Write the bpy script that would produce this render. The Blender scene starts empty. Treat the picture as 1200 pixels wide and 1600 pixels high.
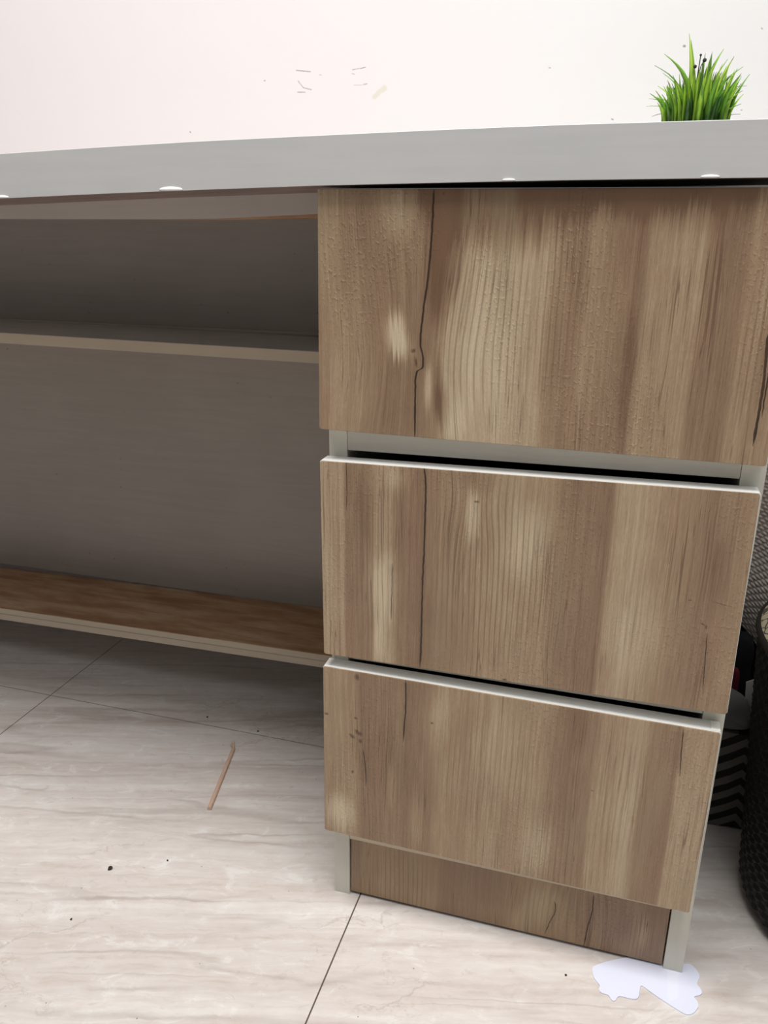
import bpy, bmesh, math, random
from mathutils import Vector, Matrix, noise as mnoise

C = bpy.context.scene.collection
SC = bpy.context.scene
random.seed(7)

# ------------------------------------------------------------------ camera
CAM = Vector((0.2578, -0.6665, 0.7024))
YAW, PITCH, ROLL, FPX = -0.28678865, -0.33038191, 0.00972864, 1269.02
_f = Vector((math.sin(YAW)*math.cos(PITCH), math.cos(YAW)*math.cos(PITCH), math.sin(PITCH)))
_r = Vector((math.cos(YAW), -math.sin(YAW), 0))
_u = _r.cross(_f)
RR = _r*math.cos(ROLL) + _u*math.sin(ROLL)
UU = -_r*math.sin(ROLL) + _u*math.cos(ROLL)
FF = _f
cd = bpy.data.cameras.new('camera'); cam = bpy.data.objects.new('camera', cd); C.objects.link(cam)
cd.sensor_fit = 'VERTICAL'; cd.sensor_height = 36.0; cd.lens = FPX/1600*36.0
cd.clip_start = 0.02; cd.clip_end = 50
M = Matrix((RR, UU, -FF)).transposed().to_4x4(); M.translation = CAM
cam.matrix_world = M
SC.camera = cam

# ------------------------------------------------------------------ light
W = bpy.data.worlds.new('world'); SC.world = W; W.use_nodes = True
bg = W.node_tree.nodes['Background']
bg.inputs[0].default_value = (0.93, 0.96, 1.0, 1); bg.inputs[1].default_value = 0.18
def area(name, loc, target, sx, sy, power, col):
    d = bpy.data.lights.new(name, 'AREA'); d.shape = 'RECTANGLE'; d.size = sx; d.size_y = sy
    d.energy = power; d.color = col
    o = bpy.data.objects.new(name, d); C.objects.link(o); o.location = loc
    o.rotation_euler = (Vector(target)-Vector(loc)).to_track_quat('-Z', 'Y').to_euler()
    return o
area('ceiling_light', (0.0, -0.40, 2.55), (0.0, -0.40, 0), 1.6, 0.8, 66, (1.0, 0.97, 0.94))
area('window_light', (0.9, -1.15, 2.5), (0.0, 0.0, 0.3), 1.1, .8, 12, (0.95, 0.97, 1.0))
vs = SC.view_settings
vs.view_transform = 'Standard'; vs.look = 'None'; vs.gamma = 1.0; vs.exposure = 0.0
vs.use_curve_mapping = False

# ------------------------------------------------------------------ measuring
def ray(u, v): return FF + RR*((u-600)/FPX) - UU*((v-800)/FPX)
def ony(u, v, y): d = ray(u, v); return CAM + d*((y-CAM.y)/d.y)
def onz(u, v, z): d = ray(u, v); return CAM + d*((z-CAM.z)/d.z)

# ------------------------------------------------------------------ helpers
def tag(o, label=None, cat=None, group=None, kind=None):
    if label: o['label'] = label
    if cat: o['category'] = cat
    if group: o['group'] = group
    if kind: o['kind'] = kind
    return o
def empty(name, loc=(0, 0, 0)):
    o = bpy.data.objects.new(name, None); C.objects.link(o); o.location = loc; o.empty_display_size = .05
    return o
def obj(name, bm, mats, parent=None, loc=None, smooth=False, auto=None):
    me = bpy.data.meshes.new(name)
    bm.normal_update(); bm.to_mesh(me); bm.free()
    for m in (mats if isinstance(mats, (list, tuple)) else [mats]): me.materials.append(m)
    if smooth:
        for p in me.polygons: p.use_smooth = True
    o = bpy.data.objects.new(name, me); C.objects.link(o)
    if loc is not None: o.location = loc
    if parent is not None: o.parent = parent
    return o
def box(bm, x0, x1, y0, y1, z0, z1, bev=0.0, mi=0):
    vs_ = [bm.verts.new(p) for p in ((x0,y0,z0),(x1,y0,z0),(x1,y1,z0),(x0,y1,z0),(x0,y0,z1),(x1,y0,z1),(x1,y1,z1),(x0,y1,z1))]
    fs = [bm.faces.new([vs_[i] for i in q]) for q in ((3,2,1,0),(4,5,6,7),(0,1,5,4),(1,2,6,5),(2,3,7,6),(3,0,4,7))]
    for f in fs: f.material_index = mi
    if bev > 0:
        es = set(e for f in fs for e in f.edges)
        r = bmesh.ops.bevel(bm, geom=list(es), offset=bev, segments=2, affect='EDGES', profile=.6)
        for f in r['faces']: f.material_index = mi
    return fs
def bbox(*a, **k):
    bm = bmesh.new(); box(bm, *a, **k); return bm
def prism_y(quad, y0, y1, r=0.002, seg=3, edge=0.0):
    """board standing in the xz plane; quad = TL,TR,BR,BL (x,z); rounded corners"""
    pts = []
    n = 4
    for i in range(n):
        p = Vector(quad[i]); a = (Vector(quad[i-1])-p).normalized(); b = (Vector(quad[(i+1) % n])-p).normalized()
        c = p + (a+b)*r
        for k in range(seg+1):
            t = k/seg*math.pi/2
            pts.append(c - b*r*math.cos(t) - a*r*math.sin(t))
    bm = bmesh.new()
    fr = [bm.verts.new((p.x, y0, p.y)) for p in pts]
    bk = [bm.verts.new((p.x, y1, p.y)) for p in pts]
    m = len(pts)
    bm.faces.new(fr); bm.faces.new(bk[::-1])
    for i in range(m): bm.faces.new((fr[i], bk[i], bk[(i+1) % m], fr[(i+1) % m]))
    bmesh.ops.recalc_face_normals(bm, faces=bm.faces)
    if edge > 0:
        es = [e for e in bm.edges if abs(e.verts[0].co.y-y0) < 1e-6 and abs(e.verts[1].co.y-y0) < 1e-6]
        bmesh.ops.bevel(bm, geom=es, offset=edge, segments=2, affect='EDGES')
    return bm
def tube(bm, pts, rads, n=8, cap=True, mi=0):
    rings = []
    for i, p in enumerate(pts):
        p = Vector(p); a = Vector(pts[max(i-1, 0)]); b = Vector(pts[min(i+1, len(pts)-1)])
        t = (b-a).normalized(); s = t.cross(Vector((0, 0, 1)))
        if s.length < 1e-4: s = t.cross(Vector((1, 0, 0)))
        s.normalize(); q = s.cross(t)
        rings.append([bm.verts.new(p + (s*math.cos(2*math.pi*k/n) + q*math.sin(2*math.pi*k/n))*rads[i]) for k in range(n)])
    for i in range(len(rings)-1):
        for k in range(n):
            f = bm.faces.new((rings[i][k], rings[i][(k+1) % n], rings[i+1][(k+1) % n], rings[i+1][k])); f.material_index = mi
    if cap: bm.faces.new(rings[0][::-1]); bm.faces.new(rings[-1])
def lathe(bm, prof, n=48, cx=0, cy=0, mi=0):
    rings = []
    for r, z in prof:
        rings.append([bm.verts.new((cx+r*math.cos(2*math.pi*k/n), cy+r*math.sin(2*math.pi*k/n), z)) for k in range(n)])
    for i in range(len(rings)-1):
        for k in range(n):
            f = bm.faces.new((rings[i][k], rings[i][(k+1) % n], rings[i+1][(k+1) % n], rings[i+1][k])); f.material_index = mi
    return rings

# ------------------------------------------------------------------ node DSL
def lin(c):
    c = c/255.0
    return c/12.92 if c <= .04045 else ((c+.055)/1.055)**2.4
def rgb(r, g, b): return (lin(r), lin(g), lin(b), 1)
class G:
    def __init__(s, name):
        s.m = bpy.data.materials.new(name); s.m.use_nodes = True; s.t = s.m.node_tree
        s.b = s.t.nodes['Principled BSDF']
    def n(s, t): return s.t.nodes.new(t)
    def l(s, a, b):
        if isinstance(a, S): s.t.links.new(a.o, b)
        elif a is not None: b.default_value = a
    def math(s, op, a, b=None, c=None, clamp=False):
        n = s.n('ShaderNodeMath'); n.operation = op; n.use_clamp = clamp
        s.l(a, n.inputs[0]); s.l(b, n.inputs[1]); s.l(c, n.inputs[2])
        return S(s, n.outputs[0])
    def coord(s, kind='Object'):
        return S(s, s.n('ShaderNodeTexCoord').outputs[kind])
    def sep(s, v):
        n = s.n('ShaderNodeSeparateXYZ'); s.l(v, n.inputs[0]); return [S(s, o) for o in n.outputs]
    def comb(s, x, y, z):
        n = s.n('ShaderNodeCombineXYZ'); s.l(x, n.inputs[0]); s.l(y, n.inputs[1]); s.l(z, n.inputs[2]); return S(s, n.outputs[0])
    def noise(s, v, scale=1, detail=2, rough=.5, dist=0):
        n = s.n('ShaderNodeTexNoise'); s.l(v, n.inputs['Vector']); n.inputs['Scale'].default_value = scale
        n.inputs['Detail'].default_value = detail; n.inputs['Roughness'].default_value = rough
        n.inputs['Distortion'].default_value = dist
        return S(s, n.outputs[0])
    def vor(s, v, scale=1, feat='F1', out='Distance', rand=1):
        n = s.n('ShaderNodeTexVoronoi'); n.feature = feat; s.l(v, n.inputs['Vector']); n.inputs['Scale'].default_value = scale
        n.inputs['Randomness'].default_value = rand
        return S(s, n.outputs[out])
    def ramp(s, v, stops, interp='LINEAR'):
        n = s.n('ShaderNodeValToRGB'); n.color_ramp.interpolation = interp
        e = n.color_ramp.elements
        while len(e) < len(stops): e.new(.5)
        for k, (p, c) in enumerate(stops):
            e[k].position = p; e[k].color = c if isinstance(c, tuple) else (c, c, c, 1)
        s.l(v, n.inputs[0]); return S(s, n.outputs[0])
    def mix(s, f, a, b, mode='MIX'):
        n = s.n('ShaderNodeMix'); n.data_type = 'RGBA'; n.blend_type = mode
        s.l(f, n.inputs[0]); s.l(a, n.inputs[6]); s.l(b, n.inputs[7]); return S(s, n.outputs[2])
    def smooth(s, v, a, b, lo=0., hi=1.):
        n = s.n('ShaderNodeMapRange'); n.interpolation_type = 'SMOOTHSTEP'
        s.l(v, n.inputs[0]); n.inputs[1].default_value = a; n.inputs[2].default_value = b
        n.inputs[3].default_value = lo; n.inputs[4].default_value = hi; return S(s, n.outputs[0])
    def curve(s, v, pts):
        """float curve through (v, out) points in real units"""
        v0, v1 = pts[0][0], pts[-1][0]; o0 = min(p[1] for p in pts)-1e-5; o1 = max(p[1] for p in pts)+1e-5
        t = (v-v0)*(1/(v1-v0))
        n = s.n('ShaderNodeFloatCurve'); c = n.mapping.curves[0]
        q = [((a-v0)/(v1-v0), (b-o0)/(o1-o0)) for a, b in pts]
        while len(c.points) < len(q): c.points.new(.5, .5)
        for k, (a, b) in enumerate(q): c.points[k].location = (a, b); c.points[k].handle_type = 'AUTO_CLAMPED'
        n.mapping.update(); s.l(t, n.inputs['Value']); return S(s, n.outputs[0])*(o1-o0)+o0
    def bump(s, h, strength, dist=.001, normal=None):
        n = s.n('ShaderNodeBump'); n.inputs['Strength'].default_value = strength; n.inputs['Distance'].default_value = dist
        s.l(h, n.inputs['Height']); s.l(normal, n.inputs['Normal']); return S(s, n.outputs[0])
    def out(s, col=None, rough=None, normal=None, spec=None):
        s.l(col, s.b.inputs['Base Color']); s.l(rough, s.b.inputs['Roughness']); s.l(normal, s.b.inputs['Normal'])
        if spec is not None: s.b.inputs['Specular IOR Level'].default_value = spec
        return s.m
class S:
    def __init__(s, g, o): s.g = g; s.o = o
    def __add__(s, k): return s.g.math('ADD', s, k)
    __radd__ = __add__
    def __sub__(s, k): return s.g.math('SUBTRACT', s, k)
    def __rsub__(s, k): return s.g.math('SUBTRACT', k, s)
    def __mul__(s, k): return s.g.math('MULTIPLY', s, k)
    __rmul__ = __mul__
    def abs(s): return s.g.math('ABSOLUTE', s)
    def max(s, k): return s.g.math('MAXIMUM', s, k)
    def min(s, k): return s.g.math('MINIMUM', s, k)
    def sqrt(s): return s.g.math('SQRT', s)

# ------------------------------------------------------------------ wood laminate
def wood(name, y, vmid, cols, patches, cracks, knots=(), dots=(), rings=(), seed=0.0, dark=(117, 90, 68), light=(210, 192, 162)):
    """decor print on the board, with some painted shade on drawer 1: tones measured on the board's own plane"""
    g = G(name); x, _, z = g.sep(g.coord())
    P0 = lambda u, v: ony(u, v, y)
    # fibres bend round each knot
    xw = x; zw = z
    for (ku, kv, rr, amp) in knots:
        k = P0(ku, kv); dx = x-k.x; dz = z-k.z
        r2 = (dx*dx + dz*dz*.35)*(1/(rr*rr))
        w = g.math('EXPONENT', r2*-1.0)
        xw = xw - dx*w*amp
    low = g.noise(g.comb(x*9, seed, z*4), 1, 2) - .5
    mid = g.noise(g.comb(x*45, seed+3, z*5), 1, 2) - .5
    fib = g.noise(g.comb(xw*420, seed+1, z*6), 1, 2, .6) - .5           # fibre columns shift the patch ends
    xs = xw + low*.012 + mid*.003
    zs = z + fib*.040
    # plank tones
    st = [(P0(u, vmid).x, t) for u, t in cols]
    x0, x1 = st[0][0], st[-1][0]
    tone = g.ramp((xs-x0)*(1/(x1-x0)), [((a-x0)/(x1-x0), t) for a, t in st])
    tone = g.sep(tone)[0]
    for (u, v, hw, hh, amp, sh) in patches:
        c = P0(u, v); e = P0(u+hw, v); t_ = P0(u, v-hh)
        rx = abs(e.x-c.x); rz = abs(t_.z-c.z)
        a = (xs-c.x)*(1/rx); b = (zs-c.z)*(1/rz)
        d = (a*a+b*b).sqrt()
        w = g.smooth(d, 1.25, sh, 0., 1.)
        tone = tone + w*amp
    f2 = g.noise(g.comb(xw*260+low*3, seed+5, z*2.5), 1, 3, .6)
    f3 = g.noise(g.comb(xw*900, seed+9, z*28), 1, 2, .6)
    f4 = g.noise(g.comb(xw*2300, seed+2, z*160), 1, 2, .6)
    blot = g.noise(g.comb(x*22, seed+4, z*9), 1, 3, .6)
    tone = tone + (f2-.5)*.48 + (f3-.5)*.46 + (f4-.5)*.40 + (blot-.5)*.30
    L = lambda c, k=1.0: (lin(c[0])*k, lin(c[1])*k, lin(c[2])*k, 1)
    mc = tuple((a*.5+b*.5) for a, b in zip(dark, light))
    col = g.ramp(tone, [(0, L(dark)), (.5, L((mc[0], mc[1]-2, mc[2]-4))), (1, L(light))])
    # hue drift: rosier and greener stretches
    hue = g.noise(g.comb(x*30, seed+7, z*5), 1, 2)
    col = g.mix(g.smooth(hue, .5, .72)*.2, col, rgb(150, 116, 92), 'MIX')
    col = g.mix(g.smooth(hue, .48, .28)*.30, col, rgb(164, 148, 118), 'MIX')
    # thin dark fibre lines
    ln = g.noise(g.comb(xw*330+low*5, seed+11, z*4.5), 1, 1, .5)
    lnm = g.smooth((ln-.5).abs(), .022, .0)
    gate = g.smooth(g.noise(g.comb(x*26, seed+13, z*7), 1, 1), .42, .62)
    col = g.mix(lnm*gate*.6, col, rgb(92, 66, 46))
    if rings:
        sn = g.math('SINE', (xw + low*.010 + mid*.0035)*(2*math.pi/.0050) + (f2-.5)*3.0)
        sn = g.smooth(sn, .35, 1.0)
        msk = None
        for (u, v, hw, hh, k) in rings:
            c = P0(u, v); e = P0(u+hw, v); t_ = P0(u, v-hh)
            a = (xs-c.x)*(1/abs(e.x-c.x)); b = (z-c.z)*(1/abs(t_.z-c.z))
            w = g.smooth((a*a+b*b).sqrt(), 1.2, .5)*k
            msk = w if msk is None else msk.max(w)
        col = g.mix(sn*msk, col, rgb(98, 70, 48))
    for (u, v, hw, hh, ang) in dots:      # small bark marks
        c = P0(u, v); e = P0(u+hw, v); t_ = P0(u, v-hh)
        dx = (x-c.x + (f3-.5)*.004); dz = (z-c.z + (f4-.5)*.004)
        ca, sa = math.cos(ang), math.sin(ang)
        a = (dx*ca+dz*sa)*(1/abs(e.x-c.x)); b = (dz*ca-dx*sa)*(1/abs(t_.z-c.z))
        col = g.mix(g.smooth((a*a+b*b).sqrt(), 1.2, .3)*.75, col, rgb(78, 55, 38))
    crk = None
    for pts, wid in cracks:
        q = sorted([(P0(u, v).z, P0(u, v).x) for u, v in pts])
        cx = g.curve(z, q) + (g.noise(g.comb(0., seed, z*160), 1, 1)-.5)*.0012
        z0, z1 = q[0][0], q[-1][0]
        n = g.noise(g.comb(.3, seed+1, z*60), 1, 1)
        tap = g.smooth(z, z0, z0+.012)*g.smooth(z, z1, z1-.006) if True else 1
        w = (n*.9+.45)*wid*tap
        m = g.smooth((x-cx).abs() - w, .00035, -.00012)*g.smooth(tap, 0, .05)
        halo = g.smooth((x-cx).abs(), .009, .001)*tap*.22
        col = g.mix(halo, col, rgb(110, 80, 58))
        col = g.mix(m*.92, col, rgb(44, 30, 22))
        crk = m if crk is None else crk.max(m)
    # emboss
    vv = g.comb(x, 0., z)
    e1 = g.noise(g.comb(x*430+z*60, seed, z*270), 1, 1, .5)
    e2 = g.noise(g.comb(x*700-z*250, seed, z*330), 1, 1, .5)
    reg = g.smooth(g.noise(g.comb(x*12, seed+21, z*6), 1, 1), .42, .66, .12, 1.)
    h = g.smooth(e1, .52, .72)*reg + e2*.35 + f3*.4
    if crk is not None: h = h - crk*1.2
    nrm = g.bump(h, .6, .0006)
    return g.out(col, .42, nrm, .45)

# drawer 1, the widest
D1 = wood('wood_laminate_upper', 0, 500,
    [(480,.42),(520,.44),(560,.24),(600,.28),(650,.28),(668,.24),(690,.40),(715,.70),(770,.78),(850,.66),(868,.42),(905,.30),(915,.46),(940,.36),(1000,.22),(1004,.48),(1050,.50),(1088,.52),(1098,.28),(1150,.24),(1165,.52),(1230,.50)],
    [(790,270,150,125,-.65,.6),(960,270,240,75,-.40,.4),(1100,270,170,90,-.36,.3),(700,400,28,130,-.45,.5),  # dark top patches: wood tone plus painted shade of the desktop overhang
     (603,522,26,42,.75,.2),(620,545,30,24,.30,.2),(676,600,11,50,.5,.2),(699,610,9,60,-.35,.2),(705,640,20,40,-.35,.3),(720,655,22,50,.30,.2),
     (620,330,36,60,.28,.2),(545,600,40,160,.16,.3),(860,560,22,130,-.12,.2),(980,600,18,160,-.16,.2),(770,560,55,150,.12,.2)],
    [([(678,293),(675,360),(669,430),(661,490),(657,535),(660,553),(661,570),(652,580),(649,600),(648,690)], .0007),
     ([(1200,520),(1196,570),(1190,620),(1184,655),(1176,700)], .0009), ([(1206,500),(1205,560),(1192,640),(1190,655)], .0004)],
    knots=[(654,566,.045,-.6)], dots=[(646,548,5,4,0.3),(650,566,3,10,0.2),(693,302,2,2,0)], rings=[(760,520,90,150,.38),(600,600,40,90,.22),(870,480,50,150,.30),(1175,560,30,130,.35)], seed=1.0)
D2 = wood('wood_laminate_middle', 0, 890,
    [(480,.62),(538,.60),(541,.30),(575,.34),(588,.60),(612,.62),(625,.30),(655,.22),(665,.30),(690,.40),(730,.52),(800,.58),(850,.55),(880,.32),(948,.24),(952,.60),(985,.66),(1020,.55),(1060,.42),(1105,.30),(1130,.36),(1160,.44)],
    [(600,920,28,60,.42,.2),(592,1000,12,50,.35,.2),(625,745,22,30,.28,.2),(735,800,16,50,.40,.2),(820,850,40,70,.28,.2),(570,800,18,70,-.20,.3),
     (745,750,40,30,-.20,.2),(880,760,60,60,-.06,.3),(1000,1000,50,90,.16,.2),(1120,900,24,80,-.16,.2),(700,1000,50,80,-.10,.2)],
    [([(662,728),(665,780),(663,850),(660,920),(658,1000),(656,1045)], .0007), ([(541,722),(542,760),(541,800)], .00015),
     ([(613,880),(612,930),(611,970)], .00015), ([(1105,990),(1101,1040),(1098,1080)], .0002)],
    knots=[(745,780,.02,-.5)], dots=[(745,784,5,2,0),(1078,938,4,1.2,0),(1098,975,5,1.5,-.5),(1103,980,2,4,0),(1128,944,18,.8,-.2),(788,1062,5,2,0)], rings=[(770,900,110,180,.42),(590,900,50,160,.26),(1000,980,50,100,.16)], seed=2.0)
D3 = wood('wood_laminate_lower', 0, 1220,
    [(480,.52),(555,.50),(566,.30),(640,.28),(665,.34),(690,.50),(740,.54),(800,.56),(850,.46),(880,.30),(925,.34),(930,.58),(985,.66),(1000,.58),(1012,.34),(1052,.30),(1058,.60),(1110,.62)],
    [(530,1270,26,34,.42,.2),(680,1120,25,60,.22,.2),(650,1290,14,50,.22,.2),(612,1230,8,40,.25,.2),(840,1330,40,60,.28,.2),(905,1130,22,60,-.12,.2),
     (600,1190,50,60,-.08,.2),(780,1180,60,90,.10,.2),(975,1300,16,120,.12,.2)],
    [([(634,1062),(634,1100),(632,1130),(630,1160)], .0006), ([(567,1170),(571,1200),(572,1230)], .0003), ([(1068,1140),(1065,1170),(1062,1215)], .0003)],
    dots=[(558,1058,5,6,.2),(560,1145,8,4,-.6),(550,1150,6,3,-.6),(563,1158,3,4,0),(675,1130,3,2,0),(551,1206,2,3,0),(510,1115,4,2,0),(925,1235,4,1,0),(556,1122,4,2,0)], rings=[(760,1200,90,110,.30),(970,1250,50,130,.22),(860,1320,60,80,.26)], seed=3.0)
PL = wood('wood_laminate_plinth', .018, 1420,
    [(530,.30),(560,.30),(566,.52),(680,.50),(690,.26),(760,.28),(775,.36),(850,.48),(925,.42),(930,.20),(960,.30),(985,.42),(1000,.26),(1060,.24)],
    [(860,1420,36,40,.28,.2),(995,1460,14,30,.40,.2),(960,1440,16,30,-.14,.2),(820,1440,30,30,.16,.2),(610,1380,24,40,.08,.2)],
    [([(928,1398),(926,1420),(918,1450),(912,1482)], .0005), ([(864,1408),(868,1420),(860,1440),(850,1462)], .0003),([(1012,1440),(1010,1460)], .00015)],
    rings=[(620,1380,60,60,.35),(880,1430,50,50,.25),(990,1460,30,40,.35)], knots=[(900,1450,.05,.5)], seed=4.0, dark=(124, 96, 78), light=(190, 170, 134))

# ------------------------------------------------------------------ paints and others
def paint(name, c, c2=None, rough=.5, streak='x', amt=.5, bumps=.12, dirt=0.0):
    g = G(name); x, y, z = g.sep(g.coord())
    v = g.comb(x*8, y*60, z*130) if streak == 'x' else (g.comb(x*130, y*60, z*8) if streak == 'z' else g.comb(x*20, y*20, z*20))
    n = g.noise(v, 1, 4, .6); n2 = g.noise(g.comb(x*7, y*7, z*7), 1, 3, .6)
    c2 = c2 or tuple(k*.92 for k in c)
    col = g.mix(g.smooth(n*.5+n2*.5, .35, .65)*amt, rgb(*c), rgb(*c2))
    if dirt:
        s = g.vor(g.comb(x, y, z), 45, 'F1'); s2 = g.noise(g.comb(x*9, y*9, z*9), 1, 2)
        col = g.mix(g.smooth(s, .10, .03)*g.smooth(s2, .5, .62)*dirt, col, rgb(70, 60, 52))
    return g.out(col, rough, g.bump(n, bumps, .0006), .4)
M_DESK = paint('desktop_edge_paint', (202, 202, 200), (192, 193, 191), .45, 'x', .6)
M_WHITE = paint('white_edge_band', (236, 236, 232), (228, 228, 222), .35, 'x', .4, .05)
M_STILE = paint('carcass_cream', (210, 207, 194), (200, 196, 182), .5, 'z', .6, .1, .35)
M_RAIL = paint('carcass_grey', (200, 196, 186), (188, 182, 170), .5, 'x', .7, .1, .3)
M_BACK = paint('back_panel_grey', (170, 161, 152), (160, 151, 142), .27, 'x', .7, .3, .5)
M_SHELF = paint('shelf_cream', (205, 190, 168), (190, 176, 155), .5, 'x', .6, .1, .5)
M_SHELFTOP = paint('shelf_top_grey', (192, 186, 182), (178, 172, 168), .4, 'x', .6, .1, .5)
M_APRON = paint('apron_paint', (196, 188, 180), (186, 178, 170), .5, 'x', .6)
M_DARKIN = paint('inside_dark', (52, 44, 40), None, .7, 'x', .5)
M_CHIP = paint('white_putty', (250, 250, 248), None, .3, 'n', .2)

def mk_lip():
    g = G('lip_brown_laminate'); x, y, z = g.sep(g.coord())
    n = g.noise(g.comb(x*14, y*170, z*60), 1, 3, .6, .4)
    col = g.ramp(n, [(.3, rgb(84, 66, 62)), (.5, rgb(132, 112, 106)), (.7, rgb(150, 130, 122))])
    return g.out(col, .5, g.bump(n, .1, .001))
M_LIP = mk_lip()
def mk_boardtop():
    g = G('old_veneer_brown'); x, y, z = g.sep(g.coord())
    n = g.noise(g.comb(x*5, y*38, 0.), 1, 4, .6, .5); b = g.noise(g.comb(x*8+y*6, y*20, 3.), 1, 4, .65)
    f = g.noise(g.comb(x*30, y*700, 0.), 1, 2)
    t = n*.5+b*.45+f*.15
    col = g.ramp(t, [(.36, rgb(128, 90, 62)), (.5, rgb(164, 126, 92)), (.62, rgb(192, 160, 128)), (.72, rgb(204, 184, 162))])
    return g.out(col, .4, g.bump(f, .1, .0005))
M_BTOP = mk_boardtop()

def mk_wall():
    g = G('wall_plaster_pale_pink'); x, y, z = g.sep(g.coord())
    n = g.noise(g.comb(x*3, y*3, z*3), 1, 3, .6); n2 = g.noise(g.comb(x*90, y*90, z*90), 1, 3, .6)
    h = g.smooth(n + (x*-.35), .25, .75)
    col = g.mix(h, rgb(223, 222, 221), rgb(228, 220, 220))
    def seg(a, b, w, c, k, col):
        A = ony(*a, .5); B = ony(*b, .5); dx, dz = B.x-A.x, B.z-A.z; L2 = dx*dx+dz*dz
        t = ((x-A.x)*(dx/L2) + (z-A.z)*(dz/L2)).max(0.).min(1.)
        px = x-A.x-t*dx; pz = z-A.z-t*dz
        d = (px*px+pz*pz).sqrt() + (n2-.5)*w*1.6
        return g.mix(g.smooth(d, w, w*.4)*k, col, c)
    gr = rgb(150, 142, 140)
    for a, b, w, k in [((463,110),(485,112),.0009,.8),((466,127),(474,137),.0012,.55),((474,137),(486,140),.0012,.6),((465,144),(477,144),.001,.7),
                       ((551,109),(561,107),.0008,.7),((563,107),(571,105),.0009,.8),((550,115),(554,116),.0008,.5),((553,133),(566,133),.0006,.4),((568,132),(573,131),.001,.7),
                       ((413,126),(414,126),.0012,.8),((858,106),(860,106),.0014,.7),((956,186),(958,187),.001,.8),((297,206),(298,207),.001,.8),((1069,72),(1070,72),.0016,.9),((1158,172),(1159,172),.0012,.6),((1190,44),(1191,45),.0012,.6),((499,117),(502,117),.0008,.4)]:
        col = seg(a, b, w, gr, k, col)
    col = seg((585, 151), (601, 138), .0045, rgb(214, 208, 194), .9, col)
    return g.out(col, .75, g.bump(n2, .15, .001), .25)
M_WALL = mk_wall()

def mk_tile():
    g = G('floor_marble_tile'); co = g.coord('Object'); x, y, z = g.sep(co)
    gen = g.n('ShaderNodeObjectInfo'); rnd = S(g, gen.outputs['Random'])
    geo = g.n('ShaderNodeNewGeometry'); wx, wy, wz = g.sep(S(g, geo.outputs['Position']))
    a = math.radians(16)            # the veins run a little off the tile edge
    u = wx*math.cos(a)+wy*math.sin(a); v = wy*math.cos(a)-wx*math.sin(a) + rnd*.0
    warp = g.noise(g.comb(u*3, v*6, 1.), 1, 3, .55)-.5
    warp2 = g.noise(g.comb(u*26, v*40, 2.), 1, 4, .6)-.5
    vv = v + warp*.022 + warp2*.011
    band = g.noise(g.comb(u*.9, vv*24, 0.), 1, 4, .6)
    fine = g.noise(g.comb(u*14, vv*150, 4.), 1, 4, .65)
    cell = g.noise(g.comb(u*22, v*42, 5.), 1, 5, .7, 1.2)
    col = g.ramp(band*.46+fine*.32+cell*.22, [(.34, rgb(190, 179, 172)), (.45, rgb(208, 199, 193)), (.53, rgb(216, 209, 204)), (.66, rgb(228, 225, 220))])
    # pale blotches
    bl = g.smooth(cell, .56, .66)
    col = g.mix(bl*.45, col, rgb(230, 229, 224))
    br = g.smooth(g.noise(g.comb(u*60, v*110, 7.), 1, 4, .7, .8), .58, .70)
    col = g.mix(br*.34, col, rgb(186, 172, 160))
    # thin wandering veins
    for sc, off, k, w in ((9.5, 0., .34, .012), (15., 3.3, .22, .012), (6., 8.1, .30, .016)):
        nn = g.noise(g.comb(u*.7+off, vv*sc, off), 1, 2, .5, .0)
        gt = g.smooth(g.noise(g.comb(u*3.5, v*9, off+2), 1, 2), .42, .6)
        col = g.mix(g.smooth((nn-.5).abs(), w, .0)*gt*k, col, rgb(150, 136, 126))
    # loose ring veins
    rn = g.vor(g.comb(u*9+warp2*1.4, v*15+warp2*1.2, 0.), 1, 'DISTANCE_TO_EDGE')
    gt = g.smooth(g.noise(g.comb(u*5, v*7, 12.), 1, 2), .54, .66)
    col = g.mix(g.smooth(rn, .022, .0)*gt*.35, col, rgb(160, 146, 136))
    spk = g.vor(g.comb(wx, wy, 0.), 38, 'F1')
    col = g.mix(g.smooth(spk, .045, .02)*.6, col, rgb(90, 76, 66))
    return g.out(col, .30, g.bump(fine, .03, .0005), .35)
M_TILE = mk_tile()
M_GROUT = paint('grout_grey_brown', (92, 80, 72), None, .9, 'n', .4)

# ------------------------------------------------------------------ setting
tag(obj('wall_back', bbox(-3.0, 2.6, .50, .60, -.02, 2.7), M_WALL), kind='structure', label='pale pinkish white plastered wall with small scratches above the desk')
fl = tag(obj('floor', bbox(-3.0, 2.6, -3.0, .50, -.03, -.0007), M_GROUT), kind='structure', label='floor of large pale veined marble tiles with thin dark joints')
T = .602; gx = .0317; gy = .268; j = .0015
tile_me = None
for i in range(-5, 4):
    for k in range(-6, 1):
        x0, x1 = gx+i*T+j/2, gx+(i+1)*T-j/2
        y0, y1 = gy+k*T+j/2, gy+(k+1)*T-j/2
        x0 = max(x0, -2.98); x1 = min(x1, 2.58); y0 = max(y0, -2.98); y1 = min(y1, .499)
        if x1-x0 < .02 or y1-y0 < .02: continue
        cx, cy = (x0+x1)/2, (y0+y1)/2
        obj('tile', bbox(x0-cx, x1-cx, y0-cy, y1-cy, -.0066, 0.0, bev=.0003), M_TILE, fl, loc=(cx, cy, 0))

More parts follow.
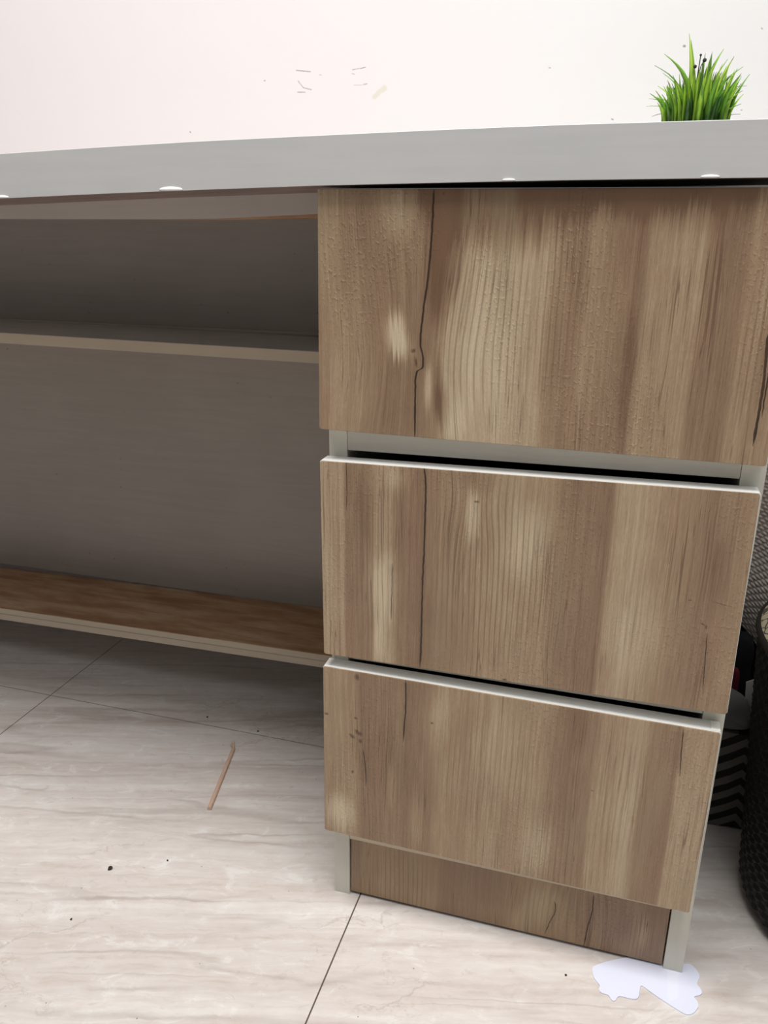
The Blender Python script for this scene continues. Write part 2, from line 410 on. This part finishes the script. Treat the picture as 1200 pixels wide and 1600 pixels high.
# ------------------------------------------------------------------ drawer cabinet
cab = tag(empty('drawer_cabinet'), 'low wooden drawer cabinet with three oak-look drawers under the grey desktop', 'cabinet')
def Z(u, v, y=0): p = ony(u, v, y); return (p.x, p.z)
XR = .3735
Y1 = .46
obj('side_panel', bbox(.0025, .0200, .018, Y1, 0.0, .7300, bev=.0006), M_STILE, cab)
obj('side_panel', bbox(.3550, XR, .018, Y1, 0.0, .7300, bev=.0006), M_STILE, cab)
obj('back_board', bbox(.0202, .3548, Y1-.006, Y1, .03, .728), M_DARKIN, cab)
obj('top_board', bbox(.0202, .3548, .045, Y1-.007, .712, .728), M_DARKIN, cab)
obj('rail', prism_y([(.0204,.545),(.3546,.548),(.3546,.5178),(.0204,.5140)], .0185, .040, r=.0006, seg=1), M_RAIL, cab)
obj('rail', bbox(.0204, .3546, .0185, .040, .2985, .3300, bev=.0006), M_RAIL, cab)
obj('bottom_board', bbox(.0204, .3546, .0175, Y1-.007, .0768, .0925, bev=.0005), M_SHELF, cab)
obj('plinth_panel', bbox(.0212, .3536, .0195, .036, .004, .0760, bev=.0004), PL, cab)
Q = {1: [(.0015,.7365),(.3695,.7362),(.3703,.5343),(-.0004,.5362)],
     2: [(-.0004,.5072),(.3695,.5125),(.3718,.3122),(.0006,.3101)],
     3: [(-.0006,.2962),(.3698,.2935),(.3686,.0933),(-.0020,.0975)]}
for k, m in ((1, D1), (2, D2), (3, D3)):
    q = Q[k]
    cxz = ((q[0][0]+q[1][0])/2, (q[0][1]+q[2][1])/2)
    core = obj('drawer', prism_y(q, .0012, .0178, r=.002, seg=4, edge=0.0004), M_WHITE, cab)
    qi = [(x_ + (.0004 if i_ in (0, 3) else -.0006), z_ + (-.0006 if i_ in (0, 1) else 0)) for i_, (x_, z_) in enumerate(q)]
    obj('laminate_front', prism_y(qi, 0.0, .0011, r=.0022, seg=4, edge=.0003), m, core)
    zb, zt = q[2][1]+.022, q[0][1]-.045
    bm = bmesh.new()
    box(bm, .032, .044, .0182, .40, zb, zt); box(bm, .331, .343, .0182, .40, zb, zt)
    box(bm, .044, .331, .388, .40, zb, zt); box(bm, .044, .331, .0182, .388, zb, zb+.006); box(bm, .044, .331, .0182, .030, zb+.006, zt)
    obj('drawer_box', bm, M_DARKIN, core)
    if k == 3:
        obj('tape_strip', bbox(.3615, .3690, .0022, .0172, .2937, .29405), paint('clear_tape', (246, 244, 236), None, .2, 'n', .1), core)['label'] = 'short piece of pale tape on the drawer top edge'

# ------------------------------------------------------------------ desk
desk = tag(empty('desk'), 'long grey edged desk with a two shelf open bay left of the drawers', 'desk')
bot = [(-1.6,.690),(-.9,.7110),(-.55,.7212),(-.306,.7294),(-.204,.7329),(-.1095,.7356),(.0034,.7385),(.1117,.7401),(.2083,.7412),(.3392,.7418),(.40,.7420),(.46,.7420)]
top = [(-1.6,.728),(-.9,.7490),(-.55,.7590),(-.2996,.7669),(-.1994,.7704),(-.1067,.7732),(.0041,.7755),(.1103,.7775),(.2052,.7787),(.3337,.7790),(.40,.7790),(.46,.7790)]
def itp(t, x):
    for (a, b), (c, d) in zip(t, t[1:]):
        if x <= c: return b+(d-b)*(x-a)/(c-a)
    return t[-1][1]
xs_ = [-1.6+i*.05 for i in range(41)]+[.43, .455]
def strip(zf0, zf1, y0, y1, xlist, bev=.0004):
    bm = bmesh.new(); prev = None
    for x in xlist:
        a, b = zf0(x), zf1(x)
        ring = [bm.verts.new(p) for p in ((x,y0,a),(x,y1,a),(x,y1,b),(x,y0+bev,b),(x,y0,b-bev))]
        if prev:
            for i in range(5): bm.faces.new((prev[i], prev[(i+1) % 5], ring[(i+1) % 5], ring[i]))
        else: bm.faces.new(ring[::-1])
        prev = ring
    bm.faces.new(prev); bmesh.ops.recalc_face_normals(bm, faces=bm.faces)
    return bm
YF = -.006
obj('edge_strip', strip(lambda x: itp(bot, x), lambda x: itp(top, x), YF, YF+.0035, xs_), M_DESK, desk)
obj('desktop', strip(lambda x: itp(top, x)-.020, lambda x: itp(top, x)-.0003, YF+.0036, .4995, xs_, .0002), M_DESK, desk)
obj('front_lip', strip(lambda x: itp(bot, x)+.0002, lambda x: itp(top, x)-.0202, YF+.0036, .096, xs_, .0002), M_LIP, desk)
xl = [-1.6+i*.05 for i in range(32)]+[-.002]
apz = [(-1.6,.706),(-.42,.7133),(-.165,.7140),(-.03,.7199),(0,.7211)]
obj('apron', strip(lambda x: itp(apz, x), lambda x: itp(top, x)-.0205, .0962, .112, xl, .0003), M_APRON, desk)
bz = [(-1.6,.716),(-.30,.7145),(-.175,.7141),(-.03,.7165),(0,.717)]
obj('batten', strip(lambda x: itp(bz, x)-.0004, lambda x: itp(top, x)-.021, .113, .150, xl, .0003), M_BTOP, desk)
obj('back_panel', bbox(-1.6, .0015, .478, .490, .112, .735), M_BACK, desk)
def bay(u): return u
def shelf_(name, zt0, zt1, th, y0, y1, topm, edgem, parent):
    # slight fall from left to right measured on the front edge
    bm = bmesh.new(); x0, x1 = -1.6, .0015
    zz = lambda x, o: zt0+(zt1-zt0)*(x-(-.55))/(.5)+o
    vs_ = [bm.verts.new(p) for p in ((x0,y0,zz(x0,-th)),(x1,y0,zz(x1,-th)),(x1,y1,zz(x1,-th)),(x0,y1,zz(x0,-th)),(x0,y0,zz(x0,0)),(x1,y0,zz(x1,0)),(x1,y1,zz(x1,0)),(x0,y1,zz(x0,0)))]
    for i, q in enumerate(((3,2,1,0),(4,5,6,7),(0,1,5,4),(1,2,6,5),(2,3,7,6),(3,0,4,7))):
        f = bm.faces.new([vs_[k] for k in q]); f.material_index = 0 if i in (1,) else 1
    bmesh.ops.bevel(bm, geom=bm.edges[:], offset=.0006, segments=2, affect='EDGES')
    return obj(name, bm, [topm, edgem], parent)
sh = shelf_('shelf', .5602, .5562, .0155, .328, .4775, M_SHELFTOP, M_SHELF, desk)
lo = shelf_('bottom_shelf', .1092, .1159, .0105, .328, .4775, M_BTOP, M_SHELF, desk)
lo2 = shelf_('bottom_shelf', .0984, .1051, .0115, .3285, .4775, M_SHELF, M_SHELF, desk)
# small lip fillet along the shelf's back
obj('shelf_back_bead', bbox(-1.6, .0015, .4715, .4778, .5570, .5635, bev=.0025), M_BACK, desk)
# pale blisters on the lower edge of the desktop
for (u, v, w) in ((267, 296, .0115), (3, 311, .008), (1110, 275.5, .0065), (795, 281.5, .005)):
    c = ony(u, v, YF)
    bm = bmesh.new(); bmesh.ops.create_uvsphere(bm, u_segments=20, v_segments=10, radius=1)
    for vv in bm.verts: vv.co = Vector((vv.co.x*w, vv.co.y*.0016, abs(vv.co.z)*w*.22 if vv.co.z > 0 else vv.co.z*.0006))
    o = obj('edge_blister', bm, M_CHIP, desk, loc=(c.x, YF, itp(bot, c.x)+.0008), smooth=True)
    o['label'] = 'small glossy white blister on the desktop edge'

# ------------------------------------------------------------------ potted grass
px, py = .300, .30
zt = itp(top, px)-.0003
plant = tag(empty('potted_grass', (px, py, zt)), 'small bright green artificial grass tuft standing on the desktop against the wall', 'plant')
bm = bmesh.new()
rg = lathe(bm, [(.0005,.0),(.032,.0),(.035,.003),(.039,.026),(.039,.028),(.0365,.028),(.036,.022),(.0005,.022)], 40)
obj('pot', bm, paint('pot_white', (232, 232, 228), None, .4, 'n', .2), plant, smooth=True)
def mk_blade(name, a, b, c):
    g = G(name); x, y, z = g.sep(g.coord()); n = g.noise(g.comb(x*300, y*300, z*60), 1, 2)
    oi = S(g, g.n('ShaderNodeObjectInfo').outputs['Random'])
    col = g.ramp(z*9 + (n-.5)*.5, [(.22, rgb(*[k*.75 for k in a])), (.5, rgb(*b)), (.85, rgb(*c))])
    g.b.inputs['Subsurface Weight'].default_value = 0.0
    return g.out(col, .45, None, .4)
BL = [mk_blade('grass_green', (36, 78, 22), (98, 152, 40), (132, 178, 62)), mk_blade('grass_lime', (60, 104, 22), (140, 184, 48), (176, 208, 84)), mk_blade('grass_deep', (24, 54, 22), (58, 104, 36), (98, 140, 64))]
rb = random.Random(11)
def blade(base, tip, w, bend, m, name='blade'):
    bm = bmesh.new(); base = Vector(base); tip = Vector(tip)
    out = Vector((tip.x-base.x, tip.y-base.y, 0)); n = 9; prev = None
    ax = Vector((0, 1, 0)) if out.length < 1e-4 else out.normalized()
    side = Vector((-ax.y, ax.x, 0))
    side = (side*.5 + Vector((1, 0, 0))*rb.choice((-1, 1))*.7).normalized()
    for i in range(n+1):
        t = i/n
        p = base.lerp(tip, t) + Vector((0, 0, 1))*bend*math.sin(math.pi*t)*1.0 - Vector((out.x, out.y, 0))*.35*math.sin(math.pi*t)
        ww = w*(.55+.45*math.sin(min(1, t*2.2)*math.pi/2))*(1-t**2.2)+.00006
        ring = [bm.verts.new(p-side*ww), bm.verts.new(p+Vector((ax.x, ax.y, -.4))*ww*.28), bm.verts.new(p+side*ww), bm.verts.new(p+Vector((ax.x, ax.y, -.4))*ww*.28+Vector((0, 0, -.0003))+ax*.0002)]
        if prev:
            for a in range(4): bm.faces.new((prev[a], prev[(a+1) % 4], ring[(a+1) % 4], ring[a]))
        prev = ring
    return obj(name, bm, m, plant, smooth=True)
def tp(u, v, dy=0.0):
    p = ony(u, v, py+dy); return (p.x-px, dy, p.z-zt)
# the long blades that make the silhouette, then the filling
for (u, v, bu, dy, w, bd, m) in [(1077,52,1073,0,.0030,0,1),(1080,62,1078,.006,.0026,0,0),(1038,84,1070,-.004,.0030,.010,0),(1023,102,1058,0,.0016,.010,2),(1036,114,1060,.005,.0014,.008,0),
        (1113,80,1103,.004,.0016,.0,2),(1131,76,1092,0,.0028,.006,0),(1137,92,1100,.005,.0018,.004,0),(1147,88,1110,-.004,.0030,.0,1),(1161,104,1112,0,.0026,.008,0),(1167,134,1115,-.003,.0030,.014,0),
        (1152,130,1112,.004,.0024,.006,2),(1149,152,1125,0,.0018,.004,0),(1158,162,1128,-.004,.0020,.004,0),(1157,178,1128,0,.0018,.006,2),(1138,124,1105,-.006,.0028,0,1),(1028,134,1048,0,.0024,.006,1),
        (1022,152,1040,0,.0026,.010,1),(1010,166,1036,0,.0018,.010,0),(1018,182,1036,0,.0018,.010,2),(1044,136,1050,-.004,.0024,0,0),(1050,130,1056,.004,.0020,0,2),(1082,102,1086,.01,.0016,0,2),(1116,112,1102,.0,.0026,0,1),(1014,154,1032,0,.0018,.01,0)]:
    b = tp(bu, 196, 0); blade((b[0]*.8, dy*.5, .022), tp(u, v, dy), w*1.35, bd, BL[m])
for i in range(150):
    a = rb.uniform(0, 2*math.pi); r = math.sqrt(rb.random())*.031; br = (math.cos(a)*r, math.sin(a)*r, .021)
    lean = r/.031; hh = rb.uniform(.026, .058)*(1.10-.50*lean)*(1+.22*math.cos(a-.3)*lean) + .014
    o_ = rb.uniform(.3, 1.15)*lean*.018
    tipp = (br[0]+math.cos(a)*o_+rb.uniform(-.004, .004), br[1]+math.sin(a)*o_*.8, .024+hh)
    blade(br, tipp, rb.uniform(.0024, .0038), rb.uniform(0, .006), BL[rb.choice((0, 0, 1, 1, 2))])
bm = bmesh.new()
a = tp(1090, 118, -.004); b = tp(1095, 86, -.004); tube(bm, [(a[0], a[1], a[2]-.02), a, b], [.0006]*3, 6)
c = tp(1101, 94, -.004); tube(bm, [a, ((a[0]+b[0])/2+.002, a[1], (a[2]+b[2])/2), c], [.0005]*3, 6)
for q, r in ((b, .0012), (c, .0020), (tp(1086, 104, -.004), .0018)):
    t_ = bmesh.ops.create_icosphere(bm, subdivisions=2, radius=r); bmesh.ops.translate(bm, verts=t_['verts'], vec=q)
obj('sprig', bm, paint('sprig_dark', (40, 44, 38), None, .6, 'n', .3), plant, smooth=True)['label'] = 'dark twig with tiny buds among the blades'

# ------------------------------------------------------------------ stick, paper, debris on the floor
def mk_stick():
    g = G('stick_wood'); x, y, z = g.sep(g.coord()); n = g.noise(g.comb(x*700, y*25, z*700), 1, 2)
    return g.out(g.mix(n, rgb(226, 196, 172), rgb(188, 152, 130)), .5, g.bump(n, .2, .0003))
A = onz(327, 1263, .0028); B = onz(365.5, 1168, .0028)
st = tag(empty('wooden_stick', (A.x, A.y, 0)), 'thin pale wooden stick with one splintered end lying on the floor tiles', 'stick')
bm = bmesh.new(); L = B-A
pts = [Vector((0, 0, .0028)) + L*t for t in (0, .002, .3, .6, .98, 1.0)]
tube(bm, pts, [.0022, .0027, .0027, .0026, .0025, .0018], 12)
MS = mk_stick(); obj('stick_shaft', bm, MS, st)
bm = bmesh.new(); e = Vector((L.x, L.y, .003))
for u, v in ((359, 1162), (362, 1158), (366, 1157), (361, 1165)):
    q = onz(u, v, .004)-Vector((A.x, A.y, 0)); tube(bm, [e, e.lerp(q, .5)+Vector((0, 0, .001)), q], [.0009, .0007, .0002], 6)
obj('splinter', bm, MS, st)
# sticker backing paper
ol = [(925,1512),(930,1508),(945,1503),(965,1498),(1000,1492),(1040,1497),(1068,1506),(1078,1505),(1086,1512),(1091,1519),(1094,1526),(1090,1534),(1089,1538),(1096,1546),(1097,1552),(1093,1555),(1086,1556),(1084,1558),(1090,1564),(1092,1572),(1088,1578),(1082,1584),(1075,1585.5),(1068,1583),(1050,1572),(1030,1559),(1012,1546),(1004,1540),(1000,1540),(999,1555),(996,1560),(991,1561),(980,1559),(970,1556),(965,1557),(962,1563),(958,1564),(954,1560),(951,1554),(942,1552),(936,1548),(936,1544),(938,1540),(933,1534),(928,1528),(926,1520)]
def smoothpoly(pts, it=1):
    for _ in range(it):
        o = []
        for i in range(len(pts)):
            a, b = Vector(pts[i]), Vector(pts[(i+1) % len(pts)]); o += [a.lerp(b, .25), a.lerp(b, .75)]
        pts = o
    return pts
o2 = smoothpoly([tuple(onz(u, v, .0012)[:2]) for u, v in ol], 2)
pc = sum(o2, Vector((0, 0)))/len(o2)
bm = bmesh.new()
lo_ = [bm.verts.new((p.x-pc.x, p.y-pc.y, .0001)) for p in o2]
f = bm.faces.new(lo_); f.normal_update()
if f.normal.z < 0: f.normal_flip()
r = bmesh.ops.extrude_face_region(bm, geom=[f])
for v_ in [e for e in r['geom'] if isinstance(e, bmesh.types.BMVert)]: v_.co.z += .0010
bmesh.ops.recalc_face_normals(bm, faces=bm.faces)
pap = tag(obj('paper_cutout', bm, paint('paper_cool_white', (226, 229, 246), None, .45, 'n', .1, .02), None, loc=(pc.x, pc.y, 0)),
          'white wavy edged paper cutout lying on the floor under the cabinet corner', 'paper')
ta, tb, tc_, td = [onz(u, v, .0013) for u, v in ((1043, 1512), (1058, 1512), (1060, 1560), (1044, 1568))]
bm = bmesh.new()
lo_ = [bm.verts.new((p.x-pc.x, p.y-pc.y, .00112)) for p in (ta, tb, tc_, td)]; f = bm.faces.new(lo_)
r = bmesh.ops.extrude_face_region(bm, geom=[f])
for v_ in [e for e in r['geom'] if isinstance(e, bmesh.types.BMVert)]: v_.co.z += .0001
bmesh.ops.recalc_face_normals(bm, faces=bm.faces)
obj('tape_strip', bm, paint('tape_faint', (230, 233, 247), None, .2, 'n', .1, .0), pap)
M_CRUMB = paint('crumb_dark', (46, 40, 36), None, .8, 'n', .4)
def crumb(u, v, r, label, seed_):
    p = onz(u, v, 0); bm = bmesh.new(); bmesh.ops.create_icosphere(bm, subdivisions=2, radius=r)
    for w in bm.verts: w.co *= .75+.6*mnoise.noise(w.co*(1.2/r)+Vector((seed_, 0, 0))); w.co.z *= .6
    mz = min(w.co.z for w in bm.verts)
    for w in bm.verts: w.co.z -= mz
    return tag(obj('crumb', bm, M_CRUMB, None, loc=(p.x, p.y, 0.0), smooth=False), label, 'crumb', 'dark crumbs on the floor tiles')
crumb(172, 1358, .0034, 'largest dark crumb on the pale floor left of the cabinet', 1)
crumb(111, 1437, .0015, 'small dark crumb nearest the lower left of the floor', 2)
crumb(262, 1345, .0014, 'small dark crumb on the floor right of the largest crumb', 3)
crumb(324, 1121, .0017, 'brown crumb on the shaded floor above the wooden stick, left one', 4)
crumb(403, 1143, .0018, 'brown crumb on the shaded floor right of the stick top, by the joint', 5)
crumb(884, 1524, .0014, 'small dark crumb on the floor in front of the cabinet by the paper cutout', 6)

# ------------------------------------------------------------------ things right of the cabinet
# black woven basket with a padded lid
bx_, by_ = .592, .16
bas = tag(empty('woven_basket', (bx_, by_, 0)), 'tall round black woven basket with a patterned padded lid at the right', 'basket')
H = .312
def mk_black(name, c=(7, 6, 7), r=.5):
    g = G(name); x, y, z = g.sep(g.coord()); n = g.noise(g.comb(x*200, y*200, z*200), 1, 2)
    return g.out(g.mix(n, rgb(*c), rgb(*[k*.6 for k in c])), r, None, .3)
M_BLK = mk_black('black_rattan'); M_BLK2 = mk_black('black_cloth', (20, 21, 26), .9)
bm = bmesh.new(); nn, rows = 144, 48
rings = []
for k in range(rows+1):
    z_ = .004+(H-.004)*k/rows; t = z_/H
    r0 = .150+.024*t - .012*max(0, 1-z_/.02)**2
    ring = []
    for i in range(nn):
        ph = 2*math.pi*i/nn
        w = math.sin(i*math.pi/2*1.0)*math.cos(k*math.pi/2) ; w2 = math.cos(i*math.pi/2)*math.sin(k*math.pi/2)
        rr_ = r0 + .0016*(w+w2)
        ring.append(bm.verts.new((math.cos(ph)*rr_, math.sin(ph)*rr_, z_)))
    rings.append(ring)
for k in range(rows):
    for i in range(nn): bm.faces.new((rings[k][i], rings[k][(i+1) % nn], rings[k+1][(i+1) % nn], rings[k+1][i]))
bm.faces.new(rings[0][::-1]); bm.faces.new(rings[-1])
for f in bm.faces:
    if len(f.verts) > 4: bmesh.ops.translate(bm, verts=[], vec=(0, 0, 0))
obj('basket_body', bm, M_BLK, bas, smooth=False)
bm = bmesh.new()
lathe(bm, [(.0005,0),(.170,0),(.1765,.002),(.1780,.005),(.1775,.0085),(.174,.010),(.0005,.010)], 96)
for v_ in bm.verts: v_.co.z += H+.0002
obj('lid_rim', bm, mk_black('rim_brown', (50, 42, 38), .6), bas, smooth=True)
def mk_squig():
    g = G('beige_squiggle_fabric'); x, y, z = g.sep(g.coord())
    a = g.noise(g.comb(x*30, y*30, 0.), 1, 2)*1.2
    c1 = g.vor(g.comb(x*75+a, y*75-a, 0.), 1, 'DISTANCE_TO_EDGE')
    n = g.noise(g.comb(x*260, y*260, 0.), 1, 2)
    col = g.mix(n*.4, rgb(196, 184, 158), rgb(168, 156, 132))
    return g.out(g.mix(g.smooth(c1, .07, .03)*.9, col, rgb(56, 46, 42)), .85, g.bump(n, .2, .001))
bm = bmesh.new(); lathe(bm, [(.0005,.012),(.08,.0115),(.14,.0095),(.168,.005),(.1735,.0)][::-1], 96)
for v_ in bm.verts: v_.co.z += H+.0103
obj('lid_pad', bm, mk_squig(), bas, smooth=True)

# chevron tote bag
tote = tag(empty('fabric_tote', (.418, .26, 0)), 'grey and black chevron striped fabric bag on the floor right of the drawers', 'bag')
def mk_chev():
    g = G('chevron_fabric'); x, y, z = g.sep(g.coord())
    peak = .0270; tri = (x-peak+ z*.02); arm = g.smooth(tri, -.0005, .0005)
    dn = (tri.abs())
    d = z + dn*(1.05*1.0)*arm + dn*.62*(1.0-arm)
    f = g.math('FRACT', d*(1/.0215)+.15)
    n = g.noise(g.comb(x*900, y*900, z*900), 1, 2)
    m = g.smooth((f-.5).abs(), .235, .255)
    return g.out(g.mix(m, rgb(42, 42, 38), rgb(112, 108, 102)), .9, g.bump(n, .3, .0005), .2)
bm = bmesh.new()
nz = 14
prof = []
for k in range(nz+1):
    z_ = .002+.134*k/nz; t = k/nz
    x0, x1 = -.036+.0*t, .040-.010*t
    bul = .004*math.sin(math.pi*t)
    prof.append([(x0, 0.004, z_), (-.01, -bul, z_), (.012, -bul, z_), (x1-.003, 0.001, z_), (x1, .006, z_), (x1, .076, z_), (x0, .076, z_)])
R_ = [[bm.verts.new(p) for p in row] for row in prof]
for k in range(nz):
    for i in range(7): bm.faces.new((R_[k][i], R_[k][(i+1) % 7], R_[k+1][(i+1) % 7], R_[k+1][i]))
bm.faces.new(R_[0][::-1]); bm.faces.new(R_[-1]); bmesh.ops.recalc_face_normals(bm, faces=bm.faces)
obj('bag_body', bm, mk_chev(), tote, smooth=False)
def cloth_lump(name, x0, x1, y0, y1, z0, z1, m, parent=None, seed_=0., amp=.006, loc=(0, 0, 0), n=18, top=None):
    bm = bmesh.new(); box(bm, x0, x1, y0, y1, z0, z1)
    bmesh.ops.subdivide_edges(bm, edges=bm.edges[:], cuts=n, use_grid_fill=True)
    cx, cy, cz = (x0+x1)/2, (y0+y1)/2, (z0+z1)/2
    for v_ in bm.verts:
        a = Vector(((v_.co.x-cx)/(x1-x0)*2, (v_.co.y-cy)/(y1-y0)*2, (v_.co.z-cz)/(z1-z0)*2))
        s = 1/max(1e-6, (abs(a.x)**6+abs(a.y)**6+abs(a.z)**6)**(1/6))
        a *= s if max(abs(a.x), abs(a.y), abs(a.z)) > .999 else 1
        v_.co = Vector((cx+a.x*(x1-x0)/2, cy+a.y*(y1-y0)/2, cz+a.z*(z1-z0)/2))
        k = mnoise.noise(v_.co*28+Vector((seed_, 0, 0)))+.4*mnoise.noise(v_.co*70+Vector((0, seed_, 0)))
        v_.co += Vector((a.x, a.y, a.z)).normalized()*k*amp
        if top: v_.co.z += top(v_.co.x, v_.co.y)*(1 if v_.co.z > cz else 0)
    bm.normal_update()
    return obj(name, bm, m, parent, loc=loc, smooth=True)
M_GREY = paint('grey_fabric', (120, 120, 120), (108, 108, 108), .9, 'n', .5)
cloth_lump('bag_flap', -.036, .029, .002, .074, .1365, .166, M_GREY, tote, 3., .003, top=lambda x, y: -x*.35)
# things heaped behind and on the bag
nb = tag(cloth_lump('navy_cloth', .398, .452, .342, .372, .0005, .225, M_BLK2, None, 5., .004), 'dark navy cloth heaped behind the chevron bag', 'cloth')
rd = tag(cloth_lump('red_cloth', .418, .436, .326, .340, .0005, .186, paint('deep_red', (96, 14, 34), None, .9, 'n', .3), None, 8., .002, n=8), 'small piece of dark red cloth above the grey bag top', 'cloth')
bm = bmesh.new()
wq = [ony(u, v, .3235) for u, v in ((1166, 1066), (1184, 1060), (1186, 1096), (1180, 1092))]
wq[2].z = .0; wq[3].z = .0
f = bm.faces.new([bm.verts.new(p) for p in (wq[0], wq[1], wq[2], wq[3])])
r = bmesh.ops.extrude_face_region(bm, geom=[f])
for v_ in [e for e in r['geom'] if isinstance(e, bmesh.types.BMVert)]: v_.co.y += .0012
bmesh.ops.recalc_face_normals(bm, faces=bm.faces)
tag(obj('paper_scrap', bm, paint('paper_white', (232, 232, 230), None, .7, 'n', .2)), 'narrow pointed white paper scrap between the bag and the black basket', 'paper')
sbin = tag(empty('storage_bin', (.56, .43, 0)), 'black storage box under the folded knitted blanket behind the basket', 'box')
obj('bin_body', bbox(-.165, .30, -.050, .060, .0005, .262, bev=.004), mk_black('bin_black', (16, 16, 18), .7), sbin)
obj('bin_lid', bbox(-.170, .305, -.053, .064, .2622, .272, bev=.003), mk_black('bin_black_lid', (26, 24, 26), .6), sbin)
# knitted blanket: rows of stitches as real relief
def mk_knit():
    g = G('grey_knit_wool'); x, y, z = g.sep(g.coord()); n = g.noise(g.comb(x*60, y*60, z*60), 1, 3)
    n2 = g.noise(g.comb(x*900, y*900, z*900), 1, 2)
    return g.out(g.mix(n, rgb(236, 228, 220), rgb(204, 194, 186)), .95, g.bump(n2, .5, .0006), .1)
bm = bmesh.new()
U, V = 150, 320
def knit(a, t):
    """a along the width 0..1, t round the fold from the front hem over the top to the back"""
    x = .385 + .20*a
    hem = .205 + .03*math.sin(a*9)
    if t < .62:
        q = t/.62; z = hem + (.452-hem)*q; y = .372 - .006*math.sin(q*math.pi*2.6) - .010*math.sin(q*math.pi)
        ny, nz_ = -1, 0
    elif t < .80:
        q = (t-.62)/.18*math.pi/2; z = .452 + .030*math.sin(q); y = .372+.030*(1-math.cos(q)); ny, nz_ = -math.cos(q), math.sin(q)
    else:
        q = (t-.80)/.20; z = .482 ; y = .402+.075*q; ny, nz_ = 0, 1
    y += .010*mnoise.noise(Vector((x*9, z*7, 1)))
    b = .0034*(abs(math.sin(a*25*math.pi + (int(t*80) % 2)*math.pi/2))**.7*abs(math.sin(t*80*math.pi))**.8)
    return Vector((x, y+ny*b - .004*(ny < 0), z+nz_*b))
gr_ = [[bm.verts.new(knit(i/U, k/V)) for i in range(U+1)] for k in range(V+1)]
for k in range(V):
    for i in range(U): bm.faces.new((gr_[k][i], gr_[k][i+1], gr_[k+1][i+1], gr_[k+1][i]))
r = bmesh.ops.solidify(bm, geom=bm.faces[:], thickness=.004)
bmesh.ops.recalc_face_normals(bm, faces=bm.faces)
tag(obj('knitted_blanket', bm, mk_knit(), None, smooth=True), 'chunky grey knitted blanket hanging over the black storage box', 'blanket')
